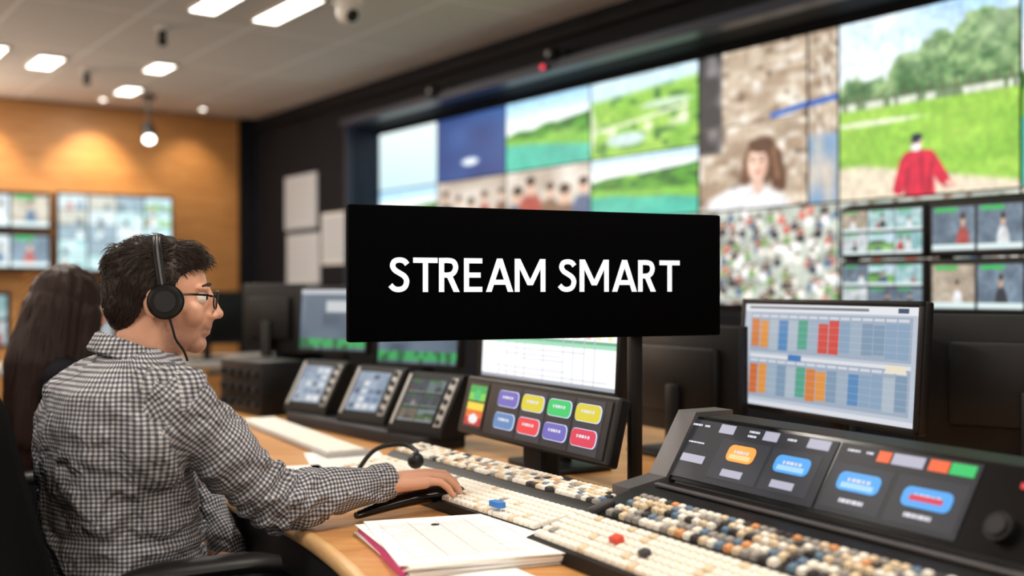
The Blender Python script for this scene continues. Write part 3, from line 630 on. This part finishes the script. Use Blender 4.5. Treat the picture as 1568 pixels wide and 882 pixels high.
pts=spline([(-.12,0,.012),(-.07,0,.022),(0,0,.032),(.06,0,.036),(.1,0,.034),(.125,0,.03)],4); rr=[.008+.018*(i/(len(pts)-1))**.7 for i in range(len(pts))]
t=[]
for p,r in zip(pts,rr): t.append([(p.x,p.y+r*1.15*math.cos(k*math.pi/8),max(.001,p.z*.9+r*.85*math.sin(k*math.pi/8))) for k in range(16)])
b.loft(t,BLKG); b.ball((.12,0,.024),(.03,.03,.023),BLKG); b.obj('handset',g)
g=group('gooseneck_microphone',SURV@T(-.37,2.55,.7505)); b=MB(); b.cyl((0,0,0),(0,0,.015),.035,BLK)
b.sweep(spline([(0,0,.01),(.015,.0,.05),(.05,.02,.09),(.11,.03,.10),(.145,-.0,.09),(.15,-.04,.08)],8),.0055,BLK); b.ball((.15,-.055,.075),(.019,.023,.019),BLK); b.obj('microphone',g)
g=group('headset_cable',SURV@T(0,0,.7505)); b=MB(); b.sweep(spline([(-.6,2.6,.004),(-.57,2.5,.004),(-.5,2.46,.004),(-.42,2.5,.004)],8),.004,BLK); b.obj('cable',g)
# ---------------------------------------------------------------- office chair
def chair(name,M,wb=.22):
    g=group(name,M); b=MB()
    for k in range(5):
        a=2*math.pi*k/5+.3; ex,ey=.3*math.cos(a),.3*math.sin(a); b.cyl((0,0,.1),(ex,ey,.07),.028,BLK,r1=.018); b.ball((ex,ey,.03),(.03,.03,.03),BLK)
    b.cyl((0,0,.08),(0,0,.42),.028,CHROME); b.box((0,0,.42),(.25,.25,.04),BLK,bev=.01)
    b.box((0,.02,.445),(.5,.48,.07),FAB,bev=.033,seg=4)
    rings=[]
    for i in range(9):
        z=.52+i*.0725; yb=-.19-.16*(i/8)-.02*math.sin(i/8*3.1); w=wb+.015*math.sin(i/8*3.1)-(.05 if i==8 else 0)-(.03 if i==0 else 0); ring=[]
        for k in range(24):
            a=2*math.pi*k/24; cx=w*np.sign(math.cos(a))*abs(math.cos(a))**.5; cy=.03*np.sign(math.sin(a))*abs(math.sin(a))**.6
            ring.append((cx,yb+cy+.06*(cx/.23)**2,z))
        rings.append(ring)
    b.loft(rings,FAB)
    b.box((0,-.2,.47),(.08,.05,.2),BLK,bev=.01)
    for s in (-1,1):
        b.cyl((s*.24,.02,.44),(s*.28,.03,.7),.018,BLK)
        rg=[]
        for j in range(11):
            t=j/10; yy=-.07+.27*t; w=.036*(1-.5*abs(2*t-1)**4); rg.append([(s*.28+w*math.cos(q*math.pi/8),yy,.734+.018*math.sin(q*math.pi/8)-.012*(2*t-1)**4) for q in range(16)])
        b.loft(rg,BLK)
    b.obj('chair',g); return g
chair('office_chair',CON@T(-2.19,.42,0),.265)
chair('office_chair.001',SURV@T(-1.36,3.05,0)@RZ(-62))
# ---------------------------------------------------------------- people
def head(pm,HM,hair,hm,phones,pre='',skin=SKIN):
    X=pm.inverted()@HM; par=bpy.context.scene.objects[pre]
    parts=[('e',(-.012,0,.022),(.094,.075,.083)),('e',(.03,0,-.022),(.058,.060,.078)),('e',(.026,0,-.070),(.054,.053,.038)),('e',(.066,0,-.090),(.022,.025,.019)),('e',(.01,0,-.088),(.048,.047,.032)),
     ('t',(.082,0,.014),.0095,(.100,0,-.024),.0125),('e',(.105,0,-.029),(.0125,.0125,.0105)),('e',(.094,.013,-.034),(.012,.009,.008)),('e',(.094,-.013,-.034),(.012,.009,.008)),('e',(.085,0,-.045),(.012,.022,.016)),
     ('e',(.075,.022,.020),(.013,.028,.009)),('e',(.075,-.022,.020),(.013,.028,.009)),('e',(.084,0,-.0555),(.012,.021,.0065)),('e',(.082,0,-.0665),(.012,.018,.008)),
     ('e',(.055,.036,-.03),(.028,.026,.028)),('e',(.055,-.036,-.03),(.028,.026,.028)),('e',(-.01,.077,-.01),(.02,.008,.032),(0,0,15)),('e',(-.01,-.077,-.01),(.02,.008,.032),(0,0,-15)),
     ('t',(-.018,0,-.05),.058,(-.036,-.008,-.16),.062)]
    blob('head_and_neck',parts,.0034,4,skin,par,X)
    b=MB(); EW=mat('eye_white',C(235,230,225),.2,var=.01)
    for s in (-1,1):
        b.ball((.073,s*.031,.002),.0125,EW); b.ball((.0815,s*.0315,.002),.006,BLKG)
        b.sweep([(.084,s*.014,.025),(.086,s*.028,.029),(.077,s*.048,.025)],[.0025,.0035,.002],hm,seg=6)
        b.sweep([(.085,s*.020,.0075),(.0865,s*.031,.0095),(.080,s*.043,.006)],[.0012,.0018,.001],hm,seg=6)
    b.sweep([(.088,-.018,-.062),(.0925,-.008,-.061),(.0935,0,-.061),(.0925,.008,-.061),(.088,.018,-.062)],[.0006,.0012,.0014,.0012,.0006],mat('lip_line',C(150,80,72),.5),seg=6)
    b.obj('eyes_and_brows',par,M=X)
    xs=[-.14,-.1,-.06,-.045,-.03,-.02,0,.012,.022,.03,.045,.06,.075,.12]; zs=[-.075,-.075,-.07,-.05,-.02,.0,.005,-.025,-.02,.03,.048,.055,.062,.07]
    def post(me):
        n=len(me.vertices); co=np.zeros(n*3); me.vertices.foreach_get('co',co); co=co.reshape(-1,3)
        for i in range(n):
            p=Vector(co[i]); zm=float(np.interp(p.x,xs,zs)) 
            d=p-Vector((-.01,0,.01)); nn=d.normalized()
            top=max(0,min(1,(p.z-.03)/.05))
            a=(noise.noise(Vector((p.x*26+p.z*20,p.y*40,p.z*26)))*.007+noise.noise(p*85)*.003)*(.35+.65*top)
            if p.z<zm+.004*noise.noise(p*80): p=Vector((-.01,0,.01))+d*.80
            else: p=p+nn*a
            co[i]=p
        me.vertices.foreach_set('co',co.ravel()); me.update()
    if hair=='short':
        hp=[('e',(-.020,0,.026),(.099,.0815,.088)),('e',(-.045,0,-.01),(.068,.070,.07)),('e',(.042,0,.078),(.046,.052,.028),(0,14,0)),('e',(-.01,0,.090),(.062,.052,.024)),('e',(-.075,0,.05),(.042,.055,.045))]
        ho=blob('hair',hp,.0042,2,hm,par,X,post)
    else:
        hp=[('e',(-.02,0,.03),(.098,.087,.09)),('t',(-.05,0,-.02),.088,(-.08,0,-.17),.095),('t',(-.08,0,-.17),.095,(-.10,0,-.36),.07),('t',(-.10,0,-.36),.07,(-.11,0,-.46),.035),
            ('t',(.0,-.06,-.02),.045,(-.01,-.07,-.2),.045),('t',(.0,.06,-.02),.045,(-.01,.07,-.2),.045)]
        def post2(me):
            for v in me.vertices:
                v.co+=v.normal*(noise.noise(Vector((v.co.x*60,v.co.y*60,v.co.z*4)))*.006)
        ho=blob('hair',hp,.006,2,hm,par,X,post2)
    b=MB(); me=ho.data; vs=[v for v in me.vertices if (hair!='short' or v.co.z>float(np.interp(v.co.x,xs,zs))+.006)]
    random.seed(11); t=bmesh.new(); sh=hair=='short'
    for q in range(2400 if sh else 300):
        v=random.choice(vs); p=v.co.copy(); n=v.normal.copy(); top=max(0,min(1,(p.z-.03)/.05)) if sh else 0
        w1=noise.noise(p*22)*1.3; w2=noise.noise(p*22+Vector((9,9,9)))*1.3
        fl=Vector((-.2+(.9 if p.x>.02 else -.3)*top,w1,-.8+.6*top+w2*.5)) if sh else Vector((-.05,random.uniform(-.05,.05),-1))
        if sh: fl+=Vector((random.uniform(-.25,.25),random.uniform(-.25,.25),random.uniform(-.2,.2)))
        d=(fl-n*fl.dot(n)).normalized(); side=n.cross(d)
        L_=random.uniform(.010,.016)+.012*top if sh else random.uniform(.05,.1); cu=random.uniform(-1,1); st=5; prev=None; r0=.0012
        for k in range(st+1):
            f=k/st; c=p+d*L_*f+n*((.0008+(.0012+.003*top)*math.sin(f*2.9)) if sh else .001)+side*cu*(.004 if sh else .002)*f*f
            r=r0*(1-f*.8); ring=[t.verts.new(c+side*r),t.verts.new(c+n*r),t.verts.new(c-side*r)]
            if prev:
                for w in range(3): t.faces.new((prev[w],prev[(w+1)%3],ring[(w+1)%3],ring[w]))
            prev=ring
    b.add(t,hm); b.obj('hair_locks',par,M=X)
    if phones:
        b=MB()
        arc=[(.012-.028*math.sin(a),-.095*math.cos(a),-.004+.122*math.sin(a)) for a in np.linspace(0,math.pi,28)]
        for dx in (-.005,0,.005): b.sweep([(x+dx,y,z) for x,y,z in arc],.004,BLK,seg=8)
        b.sweep([(x,y*1.035,z+.003) for x,y,z in arc],.0025,MGR,seg=8)
        for s in (-1,1):
            b.cyl((.014,s*.076,-.008),(.014,s*.098,-.008),.033,FAB,r1=.034,seg=32); b.cyl((.014,s*.097,-.008),(.014,s*.108,-.008),.033,BLK,r1=.027,seg=32); b.cyl((.014,s*.107,-.008),(.014,s*.110,-.008),.02,DGR,seg=32)
        b.sweep(spline([(.02,-.098,-.03),(.03,-.095,-.06),(.036,-.085,-.08),(.05,-.076,-.10),(.058,-.07,-.12)],6),.0024,BLK,seg=8)
        b.obj('headphones',par,M=X)
        b=MB(); gx=.103
        for s in (-1,1):
            lens=[(gx-.25*max(0,abs(s*.033+.024*math.cos(a))-.02)**1.3, s*.033+.024*math.cos(a), -.002+.018*math.sin(a)) for a in [2*math.pi*k/24 for k in range(24)]]
            b.sweep(lens,.0016,BLKG,seg=6,closed=True)
            b.sweep([(gx-.006,s*.056,.006),(gx-.02,s*.068,.008),(.06,s*.076,.008),(.01,s*.083,.006)],.0022,BLKG,seg=6)
        b.sweep([(gx,-.009,.004),(gx+.002,0,.007),(gx,.009,.004)],.0015,BLKG,seg=6)
        b.obj('glasses',par,M=X)
def ellring(cx,cy,z,hw,hd,n=32,p=2.3):
    out=[]
    for k in range(n):
        a=2*math.pi*k/n; c=math.cos(a); s=math.sin(a)
        out.append((cx+hw*np.sign(c)*abs(c)**(2/p),cy+hd*np.sign(s)*abs(s)**(2/p),z))
    return out
PM=CON@T(-2.2,.42,0); op=group('seated_operator',PM); OFF=T(2.2,-.42,0)
rings=[ellring(-2.2,.43,.50,.165,.13),ellring(-2.2,.42,.58,.178,.14),ellring(-2.2,.41,.68,.172,.142),ellring(-2.2,.402,.78,.175,.14),ellring(-2.2,.392,.88,.192,.137),ellring(-2.2,.385,.97,.205,.134),ellring(-2.2,.39,1.03,.19,.126),ellring(-2.2,.415,1.07,.135,.10),ellring(-2.2,.435,1.09,.075,.07)]
SH={'R':((-2.012,.455,1.010),(-2.035,.655,.808),(-2.065,.872,.822)),'L':((-2.388,.455,1.010),(-2.46,.60,.77),(-2.38,.66,.64))}
parts=[('l',rings)]
for s in 'RL':
    a,e,w=SH[s]; parts+=[('t',(-2.2+.04*(1 if s=='R' else -1),.428,1.062),.045,a,.066),('t',a,.069,e,.054),('t',e,.055,w,.037),('e',(a[0],a[1]-.03,a[2]-.06),(.06,.07,.09))]
segs=[(Vector(SH[s][0]),Vector(SH[s][1]),.068,.05) for s in 'RL']+[(Vector(SH[s][1]),Vector(SH[s][2]),.052,.037) for s in 'RL']
def postshirt(me):
    for v in me.vertices:
        p=v.co; n1=noise.noise(Vector((p.x*9,p.y*9,p.z*16))+Vector((3,1,2))); n2=noise.noise(Vector((p.x*22,p.y*18,p.z*34)))
        n3=noise.noise(Vector((p.x*6+p.z*5,p.y*7,p.z*9-p.x*8))+Vector((7,4,1)))
        r=1-abs(n1)*2.4; r3=max(0,1-abs(n3)*6); amp=.007*r+.003*n2+.009*r3-.004
        de=(p-segs[0][1]).length
        if de<.16: amp+=.009*math.sin((p.z-p.y*.8)*140+3*n1)*(1-de/.16)
        if p.z<.82 and p.y<.6: amp+=.007*math.sin(p.z*85+p.x*20+5*n1)*min(1,(.82-p.z)/.05)
        dw=(p-segs[0][0]).length
        if dw<.15: amp+=.005*math.sin((p.y*1.2+p.x)*120+3*n1)*(1-dw/.15)
        v.co=p+v.normal*amp
    me.update()
    uvl=me.uv_layers.new(name='UVMap'); nL=len(me.loops); uv=np.zeros((nL,2))
    def coords(p,k,ref=None):
        if k<0:
            th=math.atan2(-(p.y-.41),(p.x+2.2)) ; u=th*.165; per=2*math.pi*.165; v=p.z
        else:
            a,bb,r0,r1=segs[k]; d=(bb-a).normalized(); w=p-a; v=w.dot(d); x=Vector((1,0,0)); x=(x-d*x.dot(d)).normalized(); y=d.cross(x)
            th=math.atan2(w.dot(y),w.dot(x)); u=th*.05; per=2*math.pi*.05
        if ref is not None:
            while u-ref>per/2: u-=per
            while ref-u>per/2: u+=per
        return u,v
    for f in me.polygons:
        c=f.center; best=-1; bd=1.0
        for k,(a,bb,r0,r1) in enumerate(segs):
            d=bb-a; t=(c-a).dot(d)/d.length_squared; t2=min(1,max(0,t)); q=(c-(a+d*t2)).length/(r0+(r1-r0)*t2)
            if t<.0: q+=.25
            if q<1.28 and q<bd+.35 and (abs(c.x+2.2)>.15 or c.y>.55):
                if best<0 or q<bd: best=k; bd=q
        ref,_=coords(c,best)
        for li in f.loop_indices:
            uv[li]=coords(me.vertices[me.loops[li].vertex_index].co,best,ref)
    uvl.data.foreach_set('uv',uv.ravel())
blob('checked_shirt',parts,.008,4,GING,op,OFF,postshirt)
b=MB(); rg=[]
for (r,dz) in ((.064,-.02),(.066,.010),(.069,.018),(.075,.012),(.090,-.022),(.087,-.026),(.072,.006)):
    ring=[]
    for k in range(40):
        a=2*math.pi*k/40; y=r*math.sin(a)*1.05; ring.append((-2.2+r*math.cos(a),.432+y,1.091-.40*y+dz))
    rg.append(ring)
b.loft(rg,GING,cap=False); co_=b.obj('collar',op,M=OFF); uvl=co_.data.uv_layers.new(name='UVMap')
for l in co_.data.loops:
    p=co_.data.vertices[l.vertex_index].co; uvl.data[l.index].uv=(math.atan2(-(p.y-.437),p.x+2.2)*.075,p.z)
b=MB(); wv=Vector(SH['R'][2]); dv=(wv-Vector(SH['R'][1])).normalized(); b.sweep([wv+dv*t for t in (-.01,.0,.03,.036)],[.036,.039,.038,.034],GING,seg=28); cf=b.obj('cuff',op,M=OFF); uvl=cf.data.uv_layers.new(name='UVMap')
for l in cf.data.loops:
    p=cf.data.vertices[l.vertex_index].co; uvl.data[l.index].uv=(math.atan2(p.z-wv.z,p.x-wv.x)*.038,p.y)
tp=[]
for s in (-1,1):
    x=-2.2+s*.1; tp+=[('t',(x,.42,.56),.082,(x+s*.03,.86,.55),.062),('t',(x+s*.03,.86,.55),.062,(x+s*.03,.84,.12),.045)]
tp.append(('e',(-2.2,.42,.565),(.18,.14,.085)))
blob('trousers',tp,.012,3,DEN,op,OFF)
b=MB()
for s in (-1,1):
    x=-2.2+s*.13; b.ball((x,.90,.045),(.05,.14,.045),BLK); b.box((x,.90,.012),(.09,.27,.024),BLK,bev=.01)
b.obj('shoes',op,M=OFF)
def hand(par,M,side,curl=1.0):
    k=1 if side=='R' else -1; parts=[]
    K=[((-.030,.088,.006),(.043,.026,.021)),((-.010,.093,.009),(.047,.030,.022)),((.011,.088,.006),(.043,.027,.021)),((.030,.077,.000),(.034,.020,.019))]
    for i,(kn,ls) in enumerate(K):
        parts.append(('t',((-.016+i*.011)*k,.0,-.004),.019,(kn[0]*k,kn[1],kn[2]-.004),.0125)); p=Vector((kn[0]*k,kn[1],kn[2])); ang=-8*curl; sp=(i-1.4)*6*k
        r=[.0102,.0092,.0082,.0070] if i<3 else [.0088,.008,.0072,.0062]
        for j,l in enumerate(ls):
            d=Vector((math.sin(R_(sp))*math.cos(R_(ang)),math.cos(R_(sp))*math.cos(R_(ang)),math.sin(R_(ang)))); q=p+d*l; parts.append(('t',p[:],r[j],q[:],r[j+1])); p=q; ang-=(30 if j==0 else 18)*curl
    th=[(-.018,.018,-.008),(-.042,.048,-.018),(-.052,.078,-.026),(-.047,.102,-.030)]; rr=[.016,.0125,.0105,.0085]
    for j in range(3): a=th[j];c=th[j+1]; parts.append(('t',(a[0]*k,a[1],a[2]),rr[j],(c[0]*k,c[1],c[2]),rr[j+1]))
    parts.append(('t',(0,-.05,0),.025,(0,.01,-.002),.024))
    blob('hand_'+side.lower(),parts,.0022,2,SKIN,par,M)
hand(op,OFF@T(*(wv+dv*.02))@RZ(-2),'R'); hand(op,OFF@T(*SH['L'][2])@RZ(-40)@RX(-25),'L',.6)
HM=SURV@T(-.688,2.155,1.203)@RZ(12)@RY(3)
head(PM,HM,'short',HAIR,True,'seated_operator',SKINM)
PW=SURV@T(-1.30,3.06,0)@RZ(-62); wo=group('seated_woman',PW)
rings=[ellring(0,0,.50,.16,.12),ellring(0,0,.62,.15,.115),ellring(0,.0,.75,.14,.11),ellring(0,.01,.88,.165,.115),ellring(0,.02,.97,.165,.105),ellring(0,.03,1.03,.10,.08),ellring(0,.04,1.06,.06,.06)]
pw=[('l',rings)]
for s in (-1,1): pw+=[('t',(s*.04,.03,1.02),.04,(s*.165,.02,.975),.052),('t',(s*.165,.02,.975),.052,(s*.19,.17,.79),.042),('t',(s*.19,.17,.79),.042,(s*.14,.36,.80),.03)]
TOP=mat('dark_knit_top',C(24,23,28),.95,spec=.1); blob('jumper',pw,.012,4,TOP,wo)
tp=[('e',(0,0,.565),(.17,.13,.08))]
for s in (-1,1): tp+=[('t',(s*.09,0,.56),.075,(s*.1,.42,.54),.058),('t',(s*.1,.42,.54),.058,(s*.1,.40,.12),.042)]
blob('trousers',tp,.014,3,DEN,wo); b=MB()
for s in (-1,1): b.ball((s*.1,.45,.04),(.045,.12,.04),BLK)
b.obj('shoes',wo)
for s,n in ((1,'R'),(-1,'L')): hand(wo,T(s*.14,.37,.80),n,.8)
head(PW,PW@T(0.01,.06,1.165)@RZ(122)@RY(6),'long',HAIRW,False,'seated_woman')
# ---------------------------------------------------------------- far desks and screens
g=group('rear_desk',T(1.9,7.1,0)); b=MB(); b.box((0,0,.735),(2.6,.8,.03),LGR,bev=.005)
for x in (-1.25,1.25): b.box((x,0,.36),(.04,.7,.72),DGR)
b.obj('desk',g)
monitor('desk_monitor.006',T(1.05,6.9,.75)@RZ(5),.5,.3,multiview(8,2,2,False,.2),stand=.12,s=.8)
monitor('desk_monitor.007',T(1.7,7.1,.75),.5,.3,multiview(9,2,2,False,.2),stand=.1,s=.7)
monitor('desk_monitor.008',T(2.5,7.0,.75)@RZ(180),.5,.32,None,stand=.1)
monitor('desk_monitor.009',SURV@T(-1.0,4.62,.75)@RZ(150),.3,.26,None,stand=.2)
chair('office_chair.002',T(2.6,6.2,0)@RZ(30))
# ---------------------------------------------------------------- world, camera
w=bpy.data.worlds.new('w'); bpy.context.scene.world=w; w.use_nodes=True; w.node_tree.nodes['Background'].inputs[0].default_value=(.05,.05,.06,1)
cam=bpy.data.cameras.new('camera'); cam.lens=38.4; cam.sensor_width=36; co=bpy.data.objects.new('camera',cam); link(co); co.location=(0,0,1.22); co.rotation_euler=(R_(90),0,R_(-35.4))
cam.dof.use_dof=True; cam.dof.focus_distance=2.2; cam.dof.aperture_fstop=1.5; cam.clip_start=.05
bpy.context.scene.camera=co
bpy.context.scene.view_settings.view_transform='Standard'
print('done objs',len(bpy.data.objects))
